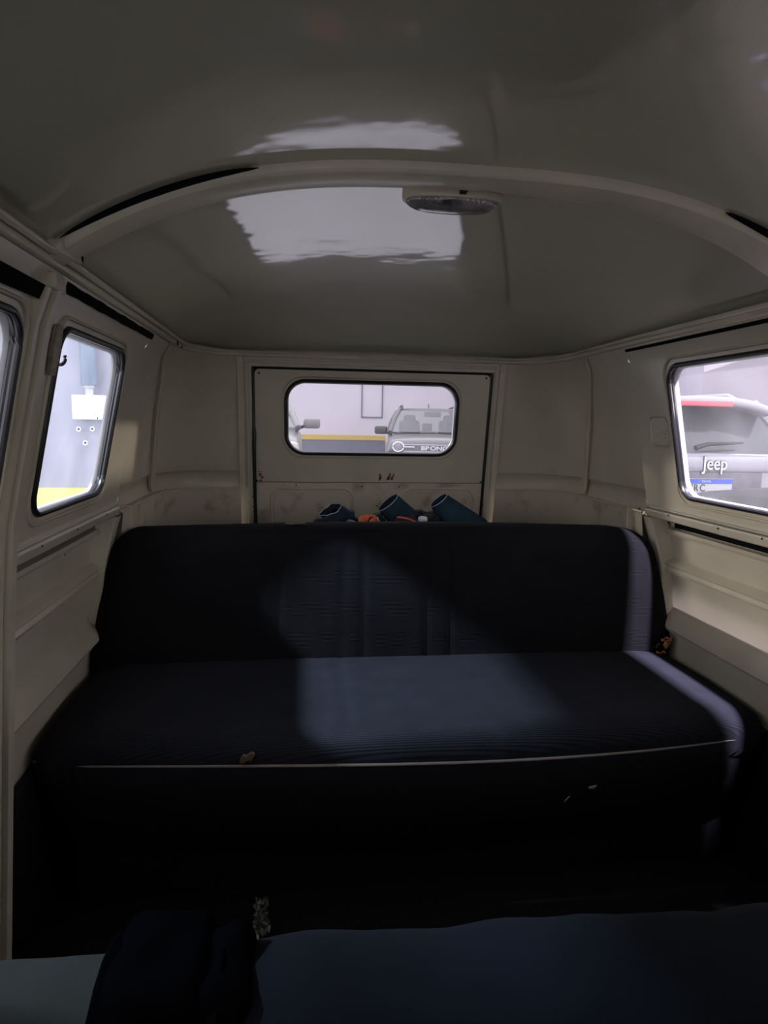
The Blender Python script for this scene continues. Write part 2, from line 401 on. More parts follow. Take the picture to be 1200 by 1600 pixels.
# scuffs and rust along the left edge of the tailgate
mb = MB()
for k in range(9):
    x = GX+.012+random.random()*.02; z = 1.36+random.random()*.05; r_ = .002+random.random()*.004
    mb.lathe([(0, -.0005), (r_, 0)], (x, yg(z)-.001, z), 'Y', 8)
mb.build('rust_specks', RUST, door)
# tailgate window
mb = MB(); mb.tube([(x, yg(z)-.002, z) for x, z in inset(TW, .003)], .0075, 10, closed=True); mb.tube([(x, yg(z)+.008, z) for x, z in inset(TW, .004)], .008, 8, closed=True)
wt = struct(mb.build('window_9', RUBBER))
mb = MB(); mb.tube([(x, yg(z)+.001, z) for x, z in inset(TW, -.012)], .006, 8, closed=True, ry=.003); mb.build('pressed_bead', PAINT, wt)
mb = MB(); I = inset(TW, .004); J = inset(TW, .008)
mb.grid([[(x, yg(z)+.012, z) for x, z in I], [(x, yg(z)+.045, z) for x, z in J]], cv=True); mb.build('reveal', REVEAL, wt)
mb = MB(); mb.add([(x, yg(z)+.025, z) for x, z in inset(TW, .003)], [tuple(range(len(TW)))]); mb.build('pane', GLASS, wt, 0)

# roof
RZ = 1.862
def g_long(y):
    t = max(0, (y-2.22)/(2.618-2.22)); return max(0, 1-t**2.2)
def roof_z(x, y):
    r = min(1, abs(x)/.694); t = max(0, min(1, (1.16-y)/.26)); q = max(0, y-1.3)
    d = .037*q*q if q < .5 else .00925+.037*(q-.5)
    return RZ+(.168*(1-r**2.9)-d*(1-r**4))*g_long(y)-.0065*(3*t*t-2*t**3)*(1-r**4)*math.exp(-((x+.16)/.24)**2)
mb = MB(); P = []
for i in range(111):
    y = Y0+(2.625-Y0)*i/110; row = []
    for j in range(61):
        x = -.694+1.388*j/60; row.append((x, y, roof_z(x, y)))
    P.append(row)
mb.grid(P); ceil = struct(mb.build('ceiling', CEIL, smooth=60))
# gutter rail around the roof (trim_1)
path = [(-.690, y, 1.852) for y in (Y0, -.5, .5, 1.2, 1.8)]
path += [(-(p[0]-.004), p[1]-.006, 1.852-.004*k/24) for k, p in ((k, corner(k/24*.97, 1.852, -.004)) for k in range(25))]
right = [(-x, y, z) for x, y, z in reversed(path)]
mb = MB(); mb.tube(path+[(-.3, 2.610, 1.848), (0, 2.610, 1.848), (.3, 2.610, 1.848)]+right, .010, 10, ry=.010)
mb.tube([(p[0]*(1-.022), p[1]-(.012 if p[1] > 2.5 else 0), p[2]+.008) for p in path+[(-.3, 2.610, 1.848), (0, 2.610, 1.848), (.3, 2.610, 1.848)]+right], .007, 8, ry=.006)
t1 = struct(mb.build('trim_1', TRIM, smooth=50))
# dark slots under the side rails
for s, ya, yb in ((-1, 1.26, 2.0), (1, .2, 1.985)):
    mb = MB(); P = []
    for k in range(41):
        y = ya+(yb-ya)*k/40; j = .0012*math.sin(k*.9)*math.sin(k*.37)*(s < 0)
        P.append([(s*(.696-.004), y, 1.836+j), (s*(.6985 if s < 0 else .6963), y, (1.820 if s < 0 else 1.828)-.003*(1-k/40)-j)])
    mb.grid(P); mb.build('dark_slot', GAP_SHADE, wl if s < 0 else wr, 0)
# closing strip between roof edge and walls (behind the rail)
mb = MB()
for s in (-1, 1): mb.grid([[(s*.694, y, 1.845), (s*.694, y, 1.866)] for y in (Y0, 2.63)])
mb.grid([[(x, 2.628, 1.84), (x, 2.628, 1.866)] for x in (-.7, .7)])
mb.build('roof_edge', TRIM, ceil, 0)

# roof bow (trim_2)
mb = MB(); P = []
N = 80
for k in range(N+1):
    t = k/N*2-1; x = .684*math.copysign(1-(1-abs(t))**1.25, t)
    z = roof_z(x, 1.2)
    x_2 = .684*math.copysign(1-(1-min(1, abs(t)+.01))**1.25, t); dz = roof_z(x_2, 1.2)-z; dx = (x_2-x) or 1e-6
    nx, nz = (dz, -dx) if t >= 0 else (-dz, dx)
    if nz > 0: nx, nz = -nx, -nz
    l = math.hypot(nx, nz); nx /= l; nz /= l
    def q(y, d): return (x+nx*d, y, z+nz*d)
    P.append([q(1.158, -.004), q(1.158, .012), q(1.162, .018), q(1.170, .020), q(1.195, .021), q(1.220, .020), q(1.228, .018), q(1.232, .012), q(1.262, .009), q(1.266, -.004)])
mb.grid(P); bow = struct(mb.build('trim_2', TRIM, smooth=40))
# gaps where the sealant has let go along the bow
for t0, t1_ in ((-.97, -.52), (.66, .93)):
    mb = MB(); pts = []
    for k in range(25):
        x = .684*(t0+(t1_-t0)*k/24); pts.append((x, 1.155, roof_z(x, 1.155)-.004))
    mb.tube(pts, [.0005+.0055*math.sin(math.pi*k/24)**.6 for k in range(25)], 6); mb.build('open_sealant_gap', GAP_SHADE, bow)
for s in (-1, 1):
    mb = MB(); mb.box((s*.674, 1.20, 1.868), (.016, .05, .009), bevel=.003); mb.build('bow_foot', TRIM, bow)
mb = MB(); mb.box((-.662, 1.250, 1.873), (.004, .006, .008)); mb.build('bolt_slot', HOLE, bow)
# joints in the rail at rear left corner
for y in (2.30, 2.38):
    mb = MB(); mb.tube([(-.680+k*0, y, 1.840+.013*k) for k in range(3)], .0025, 6); mb.build('rail_joint', GAP_SHADE, t1)
mb = MB(); mb.tube([(-.684, 2.22, 1.866), (-.676, 2.225, 1.885)], .004, 6); mb.build('rail_tab', GAP_SHADE, t1)

# pillar and door jamb on the left wall
mb = MB()
x2 = lambda z: .723+(1.776-z)*.20479
for yy, wd, pr in ((1.200, .010, .010), (1.232, .012, .016), (1.262, .006, .008)):
    P = []
    for k in range(17):
        z = 1.835-(1.835-.50)*k/16; x = (xw(z) if z > 1.33 else .806+(1.33-z)*.06)
        P.append([(-(x+.02), yy-wd, z), (-(x-pr), yy-wd+.002, z), (-(x-pr), yy+wd-.002, z), (-(x+.02), yy+wd, z)])
    mb.grid(P)
mb.build('door_jamb', TRIM, wl, 30)
mb = MB(); P = []
for k in range(17):
    z = 1.815-(1.815-.9)*k/16; x = (xw(z) if z > 1.33 else .806+(1.33-z)*.06)
    P.append([(-(x-.0035), 1.246, z), (-(x-.0035), 1.2495, z)])
mb.grid(P); mb.build('jamb_groove', GAP_SHADE, wl, 0)
mb = MB(); mb.add([(-.6975, .4, 1.812), (-.6975, 1.186, 1.812), (-.7085, 1.186, 1.790), (-.7085, .4, 1.772)], [(0, 1, 2, 3)]); mb.build('door_gap', GAP_SHADE, wl, 0)
mb = MB(); mb.box((-.695, 1.21, 1.823), (.014, .022, .012), bevel=.004); mb.build('jamb_block', PAINT, wl)
mb = MB(); mb.box((-.700, 1.262, 1.822), (.007, .010, .009), bevel=.003); mb.build('jamb_block', TRIM, wl)
# recessed latch dish on the right wall
L = rrect(1.825, 1.92, 1.548, 1.634, .02)
mb = MB(); mb.tube([(x2(z)-.001, y, z) for y, z in L], .0045, 8, closed=True, ry=.003)
mb.add([(x2(z)-.0012, y, z) for y, z in inset(L, .004)], [tuple(range(len(L)))]); mb.build('latch_dish', PAINT, wr)
for dy, dz in ((0, 0), (.008, .006), (.002, -.010), (-.006, .010)):
    mb = MB(); mb.lathe([(0, 0), (.002, 0)], (x2(1.585+dz)-.003, 1.838+dy, 1.585+dz), 'X', 8); mb.build('screw_hole', HOLE, wr)
mb = MB()
for y, z in ((1.86, 1.345), (1.62, 1.343), (1.45, 1.345)): mb.lathe([(0, -.002), (.003, 0)], (.800, y, z), 'X', 8)
mb.build('flange_screws', HOLE, wr)
mb = MB()
for y, z in ((1.86, 1.345), (1.62, 1.343), (1.40, 1.345), (1.72, 1.265), (1.66, 1.60)): mb.lathe([(0, .002), (.003, 0)], (-(.800 if z < 1.5 and z > 1.3 else (.8635 if z < 1.3 else x2(z)-.001)), y, z), 'X', 8)
mb.build('flange_screws', HOLE, wl)
# fold line of the flange under the windows
for s, o in ((-1, wl), (1, wr)):
    mb = MB(); mb.tube([(s*.8045, y, 1.3565) for y in (.2, 1.0, 1.97)], .0022, 6); mb.build('flange_crease', TRIM, o)
# rust spot at rear end of the right belt
mb = MB()
for k in range(6): mb.lathe([(0, -.002), (.007+.004*random.random(), .001)], (.795, 2.02+.014*random.random(), 1.325+.02*random.random()), 'X', 9)
mb.build('rust_patch', mat('orange_rust', (.22, .06, .02), .9, var=.5, vscale=50), wr)

# front of the van with windscreen opening, floor
mb = MB()
WS = rrect(-.62, .62, 1.34, 1.82, .08)
holed(mb, [(-.9, .45), (.9, .45), (.9, 1.30), (.80, 1.6), (.70, 1.87), (.4, 2.02), (0, 2.04), (-.4, 2.02), (-.70, 1.87), (-.80, 1.6), (-.9, 1.30)], [WS], lambda x, z: (x, Y0, z))
wf = struct(mb.build('wall_front', PAINT, smooth=0))
mb = MB(); mb.tube([(x, Y0, z) for x, z in WS], .012, 8, closed=True); o = struct(mb.build('window_10', RUBBER))
mb = MB(); mb.add([(x, Y0-.005, z) for x, z in WS], [tuple(range(len(WS)))]); mb.build('pane', GLASS, o, 0)
mb = MB(); mb.box((0, .5, ZF-.02), (.90, 2.28, .02)); mb.box((0, 2.25, ZF+.18), (.86, .48, .18), bevel=.01); struct(mb.build('floor', FLOORM))

# ================================================================== REAR BENCH
bench = empty('passenger_bench', (0, 1.9, ZF)); tag(bench, 'black and navy ribbed bench seat across the van, below the tailgate window', 'bench seat')
def sub(mb, name, m, **k):
    o = mb.build(name, m, None, **k); o.parent = bench; o.matrix_parent_inverse = Matrix.Translation((0, -1.9, -ZF)); return o
SEAMS = (-.424, -.358, -.172, -.109, .084, .156)
def groove(x, ss, w_=.006, d=.005):
    return sum(d*math.exp(-((x-q)/w_)**2) for q in ss)
# backrest: local frame c=(0,1.99,1.08), half (.88,.07,.235)
def back_def(v):
    x, y, z = v; t = (z+.235)/.47
    hx = 1-.085*t**1.6
    top = .010*math.cos(x*2.4)*t + (.012 if x < 0 else 0)*t*0
    yy = y + .055*t - .02*math.sin(math.pi*t)*(1 if y < 0 else 0)
    if y < -.05: yy += groove(x, SEAMS) - .004*math.sin(x*9)*math.sin(z*12)
    yy -= .008*math.exp(-((abs(x)-.7)/.25)**2) if y < 0 else 0
    if x > .75 and t > .75: top -= .02*((x-.75)/.1)*(t-.75)*2
    return (x*hx, yy, z+top)
mb = MB(); rbox(mb, (0, 1.965, 1.060), (.885, .075, .232), .07, .012, back_def)
sub(mb, 'backrest', SEAT, smooth=60)
def cush_def(v):
    x, y, z = v
    fy = (1-(x/.9)**2)*-.075 if y < 0 else 0
    t = max(0, -y/.25)
    yy = y + fy*t**1.5
    zz = z
    if z > 0:
        zz += .012*math.cos(y*4)*math.cos(x*1.2) - groove(x, (-.235, -.172, .31, .36), .005, .0035)*(abs(y) < .2)
        zz += .004*math.sin(x*7+1)*math.cos(y*9)
        zz -= .03*max(0, (abs(x)-.72)/.17)**2
    return (x*(1+.0*y), yy, zz)
mb = MB(); rbox(mb, (0, 1.685, .845), (.875, .24, .072), .055, .014, cush_def)
sub(mb, 'seat_cushion', CUSH, smooth=60)
# piping along the front lip, valance below
def front_y(x): return 1.443-.075*(1-(x/.9)**2)+.0
pp = [(x/100, front_y(x/100)+.006+(.02*max(0, (abs(x)-75)/12)**2), .858-.006*math.sin(x/30)) for x in range(-86, 87, 4)]
mb = MB(); mb.tube(pp, .0035, 8); sub(mb, 'piping', PIPE)
mb = MB(); P = []
for x in range(-86, 87, 4):
    X = x/100; y = front_y(X); e = .02*max(0, (abs(x)-75)/12)**2
    P.append([(X, y+.01+e, .855), (X, y+.004+e, .83), (X, y+.012+e+.004*math.sin(x*.5), .76), (X, y+.03+e, .70), (X, y+.05+e, .66)])
mb.grid(P); sub(mb, 'valance', VINYL, smooth=60)
mb = MB(); mb.box((0, 1.76, .62), (.80, .27, .155), bevel=.01); sub(mb, 'seat_box', VINYL)
# torn hole with foam at right end of backrest
mb = MB(); rbox(mb, (.832, 1.898, .935), (.024, .012, .026), .011, .006, lambda v: (v[0]+.004*math.sin(v[2]*300), v[1]+.003*math.sin(v[0]*400), v[2])); o = sub(mb, 'torn_patch', HOLE); o['label'] = 'blackened torn hole in the cover'
for cx, cz, a, b in ((.840, .940, .008, .013), (.846, .952, .009, .006), (.833, .955, .008, .004), (.824, .912, .012, .004), (.811, .935, .003, .007)):
    mb = MB(); rbox(mb, (cx, 1.886, cz), (a, .006, b), .0028, .002, lambda v: (v[0]+.0035*math.sin(v[2]*260+v[0]*150), v[1], v[2]+.003*math.sin(v[0]*330))); o = sub(mb, 'foam', FOAM); o['label'] = 'exposed orange foam'
mb = MB(); rbox(mb, (-.30, 1.99, 1.302), (.03, .012, .002), .0018, .004, lambda v: (v[0], v[1]+.006*math.sin(v[0]*120), v[2])); sub(mb, 'frayed_patch', mat('olive_wear', (.13, .11, .05), .9, var=.5, vscale=60))
mb = MB(); rbox(mb, (-.40, 1.385, .885), (.013, .006, .009), .003, .003, lambda v: (v[0]+.5*v[2], v[1], v[2]+.003*math.sin(v[0]*250))); sub(mb, 'frayed_patch', mat('brown_wear', (.10, .06, .04), .9))

# loose strap end in front of seat box
mb = MB(); P = []
for k in range(13):
    t = k/12; P.append([(.315+.075*t, 1.385+.02*math.sin(3*t), .742+.028*t-.02*t*t*0), (.318+.075*t, 1.380+.02*math.sin(3*t), .752+.030*t-.006*math.sin(3.1*t))])
mb.grid(P); o = mb.build('strap', mat('grey_webbing', (.33, .31, .30), .7), None, 40)
sol = o.modifiers.new('s', 'SOLIDIFY'); sol.thickness = .002
tag(o, 'thin pale strap end hanging at the front of the rear bench, right of centre', 'strap')

# crumpled clear wrapper
mb = MB(); P = []
rnd = random.Random(3)
for i in range(15):
    row = []
    for j in range(17):
        a = j/16*2*math.pi; t = i/14; r_ = .017*(1-.55*t)+.010*rnd.uniform(-1, 1)
        row.append((r_*math.cos(a)+.006*t, .6*r_*math.sin(a)+.006*rnd.uniform(-1, 1), .082*t+.008*rnd.uniform(-1, 1)))
    row[-1] = row[0]; P.append(row)
mb.grid(P); o = mb.build('wrapper', mat('crinkled_clear_film', (.10, .10, .085), .12, spec=1, coat=1, coat_ior=2), None, 0)
o.location = (-.375, 1.345, ZF+.002); tag(o, 'small crumpled shiny wrapper standing on the dark floor behind the near bench', 'wrapper')

# ================================================================== NEAR BENCH
nb = empty('passenger_bench', (0, .38, ZF)); tag(nb, 'nearer black bench seat, its back hidden under grey and dark blue cloth', 'bench seat')
def subn(mb, name, m, **k):
    o = mb.build(name, m, None, **k); o.parent = nb; o.matrix_parent_inverse = Matrix.Translation((0, -.38, -ZF)); return o
GREYF = mat('grey_bench_cloth', (.022, .025, .0225), .95, spec=.1, var=.2, vscale=9, bump=.3, bscale=90, bdist=.001)
BLUEF = mat('dark_blue_cloth', (.0026, .0050, .0088), .95, spec=.12, var=.6, vscale=7, bump=.35, bscale=70, bdist=.0015)
BLK = mat('black_jersey', (.0012, .0013, .0018), 1, spec=0, bump=.4, bscale=60, bdist=.002)
mb = MB(); rbox(mb, (.03, .445, .99), (.76, .046, .198), .028, .02); subn(mb, 'backrest', VINYL, smooth=60)
mb = MB(); rbox(mb, (.03, .20, .76), (.74, .22, .06), .04, .03); subn(mb, 'seat_cushion', VINYL, smooth=60)
mb = MB(); mb.box((.03, .25, .60), (.68, .20, .10), bevel=.01); subn(mb, 'seat_box', VINYL)
def drape(x0, x1, th, fold, seed, z_top, yc=.445, hy=.052, zl=.86, nx=70, taper=0):
    P = []
    for i in range(nx+1):
        x = x0+(x1-x0)*i/nx; row = []
        for j in range(45):
            t = j/44
            L1 = z_top-zl; tot = 2*L1+math.pi*hy
            d = t*tot
            if d < L1: y, z, n = yc-hy, zl+d, (-1, 0)
            elif d < L1+math.pi*hy:
                a = (d-L1)/hy; y, z, n = yc-hy*math.cos(a), z_top+hy*math.sin(a)*.9, (-math.cos(a), math.sin(a))
            else: y, z, n = yc+hy, z_top-(d-L1-math.pi*hy), (1, 0)
            k = th+fold*(noise.noise(Vector((x*9+seed, t*5, seed)))*.7+noise.noise(Vector((x*26, t*9+seed, 2)))*.3)
            row.append((x+taper*(1-t)*(x-x0)*0, y+n[0]*k, z+n[1]*k))
        P.append(row)
    return P
mb = MB(); mb.grid(drape(-.74, -.395, .004, .006, 9, 1.166, hy=.050)); o = mb.build('grey_cover', GREYF, None, 70)
so = o.modifiers.new('s', 'SOLIDIFY'); so.thickness = .003
tag(o, 'plain pale grey cloth over the left end of the near bench back', 'cover')
mb = MB(); mb.grid(drape(-.352, .78, .008, .008, 1, 1.155, hy=.054)); o = mb.build('blue_cover', BLUEF, None, 70)
so = o.modifiers.new('s', 'SOLIDIFY'); so.thickness = .004
o.name = 'bench_cover'; tag(o, 'dark blue cloth draped over the back of the near bench', 'cover')
mb = MB(); mb.tube([(-.335+.10*t, (.382-.002*t), 1.188-.13*t) for t in [k/16 for k in range(17)]], .0035, 8); sm_ = mb.build('seam_welt', mat('blue_welt', (.02, .03, .045), .9), o)
mb = MB(); mb.grid(drape(-.428, -.345, .014, .018, 5, 1.158, hy=.060, nx=30)); j = mb.build('jacket', BLK, None, 70)
so = j.modifiers.new('s', 'SOLIDIFY'); so.thickness = .005
tag(j, 'black jacket slung over the near bench back, between grey and blue cloth', 'jacket')
mb = MB()
rbox(mb, (-.388, .450, 1.212), (.036, .045, .020), .02, .006, lambda v: (v[0], v[1], v[2]+.010*noise.noise(Vector((v[0]*30, v[1]*30, 1)))))
rbox(mb, (-.345, .445, 1.205), (.022, .040, .014), .016, .006, lambda v: (v[0], v[1], v[2]+.008*noise.noise(Vector((v[0]*40, v[1]*30, 4)))))
mb.build('hood', BLK, j, 70)

# ================================================================== DOME LAMP
dl = empty('dome_lamp', (-.01, 1.285, 1.99)); tag(dl, 'oval ceiling lamp with cream bezel and ribbed clear lens on the roof bow', 'ceiling lamp')
def subl(mb, name, m, **k):
    o = mb.build(name, m, None, **k); o.parent = dl; o.matrix_parent_inverse = Matrix.Translation((-.02, -1.285, -1.99)); return o
R_ = Matrix.Rotation(math.radians(1.2), 3, 'Y')
def oval(a, b, c, n=48, p=2.6):
    P = []
    for k in range(n):
        t = 2*math.pi*k/n; P.append((c[0]+a*math.copysign(abs(math.cos(t))**(2/p), math.cos(t)), c[1]+b*math.copysign(abs(math.sin(t))**(2/p), math.sin(t)), c[2]))
    return P
YL, ZL = 1.285, 2.012
mb = MB(); rows = [oval(.093, .036, (.02, YL, ZL+.02)), oval(.094, .038, (.02, YL, ZL+.004)), oval(.092, .036, (.02, YL, ZL-.004)), oval(.084, .030, (.02, YL, ZL-.005)), oval(.083, .029, (.02, YL, ZL+.006))]
mb.grid(rows, cv=True); subl(mb, 'bezel', TRIM, smooth=40)
mb = MB()
rows = []
for k in range(9):
    a = k/8*math.pi/2; n = 96; row = []
    for q, (x, y, z) in enumerate(oval(.084*math.cos(a)**.6, .031*math.cos(a)**.6, (.02, YL, 0), n)):
        rib = 1+.05*(q % 2)*(k < 6)
        row.append((.02+(x-.02)*rib, YL+(y-YL)*rib, ZL-.002-.020*math.sin(a)))
    rows.append(row)
mb.grid(rows, cv=True); subl(mb, 'lens', mat('ribbed_lens', (.26, .24, .25), .22, spec=.6, coat=.6, var=.5, vscale=40), smooth=25)
mb = MB(); mb.box((.002, YL-.0365, ZL-.016), (.008, .003, .003), bevel=.001); subl(mb, 'switch', mat('switch_black', (.02, .02, .02), .5))
mb = MB(); mb.box((.03, YL-.0385, ZL+.003), (.006, .001, .004)); mb.box((.036, YL-.0385, ZL+.003), (.002, .0012, .004), Matrix.Rotation(.5, 3, 'Y')); subl(mb, 'clip', DARKMETAL)

# ================================================================== COAT HOOK
hk = empty('coat_hook', (-.73, 1.33, 1.72)); tag(hk, 'worn metal coat hook on the left pillar in front of the window', 'hook')
mb = MB(); P = []
for k in range(9):
    z = 1.765-.09*k/8; x = x2(z)-.006; w_ = .010+.006*math.sin(math.pi*k/8)
    P.append([(-(x+.004), 1.305-w_, z), (-(x-.004), 1.305-w_, z), (-(x-.006), 1.305, z), (-(x-.004), 1.305+w_+.004, z), (-(x+.004), 1.305+w_+.004, z)])
mb.grid(P); o = mb.build('back_plate', PLATEM, None, 40); o.parent = hk; o.matrix_parent_inverse = Matrix.Translation((.73, -1.33, -1.72))
mb = MB(); pts = [(-.735, 1.318, 1.716), (-.742, 1.340, 1.714)]
for k in range(15):
    a = math.radians(170+215*k/14); pts.append((-.7395+.0095*math.cos(a), 1.366, 1.7115+.0120*math.sin(a)))
mb.tube(pts, .0034, 8); mb.tube([(-.732, 1.322, 1.726), (-.742, 1.345, 1.716)], .0035, 8); o = mb.build('hook_arm', DARKMETAL, None, 60); o.parent = hk; o.matrix_parent_inverse = Matrix.Translation((.73, -1.33, -1.72))

# ================================================================== CLOTHES BEHIND THE BENCH
DEN = mat('dark_denim', (.020, .032, .055), .85, spec=.2, var=.35, vscale=30, bump=.3, bscale=160, bdist=.001)
DEN2 = mat('teal_denim', (.016, .040, .060), .8, spec=.2, var=.3, vscale=20, bump=.3, bscale=160, bdist=.001)
HEM = mat('pale_hem', (.42, .42, .47), .8)
def leg(base, tip, rb, rt, m, label, cut=.35, flat=.8, crease=0, name='trouser_leg', hemr=.0014):
    base, tip = Vector(base), Vector(tip); d = tip-base; t = d.normalized(); sd = t.cross(Vector((0, 1, 0))).normalized(); u = sd.cross(t)
    root = empty(name, base); tag(root, label, 'trousers')
    n = 28; P = []
    for k in range(13):
        q = k/12; c = base+d*q; r_ = rb+(rt-rb)*q; row = []
        for j_ in range(n):
            a = 2*math.pi*j_/n; rr = r_*(1+crease*noise.noise(Vector((math.cos(a)*2, q*5, rb*90))))
            off = math.cos(a)*cut*r_*q*1.2
            row.append(c+sd*math.cos(a)*rr+u*math.sin(a)*rr*flat+t*off)
        P.append(row)
    mb = MB(); mb.grid(P, cv=True); mb.grid([[P[-1][k], c+(P[-1][k]-c)*.93-t*.001, P[6][k]*.999] if 0 else [P[-1][k], P[-1][k]*.85+(tip)*.15-t*.02] for k in range(n)], cu=True)
    o = mb.build('denim', m, None, 50); o.parent = root; o.matrix_parent_inverse = Matrix.Translation(-base)
    mb = MB(); mb.tube(P[-1], hemr, 6, closed=True); o = mb.build('hem', HEM, None, 60); o.parent = root; o.matrix_parent_inverse = Matrix.Translation(-base)
    mb = MB(); mb.tube([P[-1][k]*.25+tip*.75-t*.012 for k in range(n)], .001, 4, closed=True)
    return root
YC = 2.25
leg((-.118, YC+.02, 1.215), (-.188, YC-.02, 1.310), .060, .044, DEN, 'leftmost upturned dark denim leg on the pile behind the rear bench', cut=.15, crease=.45, flat=.8)
leg((.118, YC+.02, 1.225), (.010, YC-.01, 1.336), .056, .041, DEN2, 'middle upturned dark denim leg, standing above the orange cord', cut=.05, flat=.75)
leg((.300, YC+.02, 1.215), (.184, YC-.01, 1.344), .085, .034, DEN2, 'rightmost and largest upturned dark denim leg on the pile', cut=.05, flat=.75)
def blob(c, h, m, name, label, cat, seed=0, amp=.012, r=None):
    c = (c[0], c[1], c[2]+.014); mb = MB(); rbox(mb, c, h, r or min(h)*.95, .008, lambda v: tuple(Vector(v)*(1+0)+Vector(v).normalized()*amp*(noise.noise(Vector(v)*28+Vector((seed, 0, 0)))+.6*noise.noise(Vector(v)*60+Vector((0, seed, 0))))))
    o = mb.build(name, m, None, 70); tag(o, label, cat); return o
CH = mat('charcoal_cloth', (.03, .032, .036), .9, var=.4, vscale=30)
BK2 = mat('black_cloth', (.010, .012, .016), .9, var=.3, vscale=30)
blob((-.195, 2.21, 1.235), (.05, .045, .040), DEN, 'folded_jeans', 'crumpled dark jeans bundle at the left end of the pile', 'jeans', 1, .018)
blob((-.035, 2.22, 1.235), (.036, .04, .050), BK2, 'dark_sock', 'black rolled cloth right of the orange band on the pile', 'cloth', 3, .014)
blob((.065, 2.20, 1.235), (.045, .04, .048), CH, 'grey_cloth', 'grey crumpled cloth below the middle denim leg', 'cloth', 5, .020)
blob((.150, 2.22, 1.235), (.040, .04, .046), BK2, 'black_cloth', 'black crumpled cloth between the two taller denim legs', 'cloth', 8, .018)
blob((.145, 2.29, 1.245), (.06, .03, .045), CH, 'grey_shirt', 'faded grey garment lying at the back of the pile', 'shirt', 9, .012)
blob((.305, 2.26, 1.225), (.05, .03, .028), BK2, 'black_scarf', 'flat black cloth at the right end of the pile', 'cloth', 12, .008)
blob((-.115, 2.19, 1.240), (.026, .022, .026), mat('pale_blue_cloth', (.16, .22, .34), .9, var=.3), 'blue_rag', 'small pale blue rag beside the orange band', 'rag', 13, .008)
mb = MB(); mb.tube([(-.070+.026*math.cos(a)+.006*math.sin(3*a), 2.185+.018*math.sin(a), 1.266+.018*math.sin(a*1.0+.6)) for a in [k*math.pi/10 for k in range(20)]], .011, 10, closed=True, ry=.017)
o = mb.build('orange_band', mat('orange_cloth', (.75, .17, .06), .8, var=.25, vscale=50), None, 60); tag(o, 'bright orange cloth band tied round the clothes on the pile', 'band')
mb = MB(); mb.tube([(.030+.095*t, 2.165, 1.296-.003*t-.034*t*t) for t in [k/14 for k in range(15)]], .0035, 8)
o = mb.build('red_cord', mat('red_cord_cloth', (.60, .10, .07), .7), None, 60); tag(o, 'thin red-orange cord curving over grey cloth on the pile', 'cord')
mb = MB(); mb.tube([(-.035+.03*t, 2.17, 1.295-.055*t) for t in [k/8 for k in range(9)]], .0022, 6); o = mb.build('string', HEM, None, 60); tag(o, 'short thin white cord hanging over black cloth in the middle of the pile', 'cord')
mb = MB(); mb.tube([(-.165+.05*t, 2.155, 1.268+.001*t) for t in [k/6 for k in range(7)]], .0028, 6); o = mb.build('white_zip', HEM, None, 60); tag(o, 'short straight white tape on the dark jeans left of the orange band', 'tape')
blob((.118, 2.165, 1.275), (.016, .010, .010), mat('white_cloth', (.72, .72, .76), .8), 'white_tag', 'small white cloth tag left of the largest denim leg', 'tag', 15, .006)
# parcel shelf the pile lies on
mb = MB(); mb.box((0, 2.33, 1.10), (.80, .28, .10), bevel=.01); struct(mb.build('trim_3', FLOORM)).name = 'trim_3'

# ================================================================== GARAGE
GZ = .20
WALLM = mat('white_garage_wall', (.47, .44, .49), .8, var=.04, vscale=1.2)
YEL = mat('yellow_band', (.42, .30, .08), .6)
YELB = mat('bright_yellow_band', (.62, .58, .13), .6)
GREYW = mat('grey_wall_band', (.13, .13, .17), .8, var=.1)
COLM = mat('grey_lilac_column', (.27, .275, .36), .8, var=.12, vscale=1.5)
mb = MB(); mb.box((2, 9, GZ-.05), (26, 26, .05)); struct(mb.build('floor_garage', mat('garage_floor', (.42, .41, .43), .5, var=.2, vscale=.6)))
mb = MB(); mb.box((1.2, 17.65, 3.1), (5.4, .15, 2.9)); wbk = struct(mb.build('wall_far', WALLM))
mb = MB(); mb.box((1.2, 17.47, (GZ+1.16)/2), (5.4, .03, (1.16-GZ)/2)); mb.build('grey_band', GREYW, wbk)
mb = MB(); mb.box((1.2, 17.465, 1.225), (5.4, .04, .062)); mb.build('yellow_band', YEL, wbk)
mb = MB()
mb.box((1.342, 17.485, 2.35), (.014, .012, .60)); mb.box((1.872, 17.485, 2.35), (.014, .012, .60)); mb.box((1.607, 17.485, 1.757), (.278, .012, .014))
mb.build('hatch_outline', mat('outline_grey', (.12, .13, .16), .8), wbk)
# close column on the left
mb = MB(); mb.box((-2.6, 4.5, 3.0), (1.25, .28, 2.8)); cl = struct(mb.build('wall_column', COLM))
mb = MB(); mb.box((-2.6, 4.205, 1.112), (1.25, .018, .073)); mb.build('yellow_band', YELB, cl)
mb = MB(); mb.box((-2.6, 4.21, (GZ+1.035)/2), (1.25, .014, (1.035-GZ)/2)); mb.build('grey_band', mat('pale_grey_band', (.34, .37, .40), .7), cl)
mb = MB(); mb.box((-2.55, 4.20, 2.3), (.66, .02, 1.1)); mb.build('pale_panel', mat('pale_blue_white', (.36, .39, .46), .7), cl)
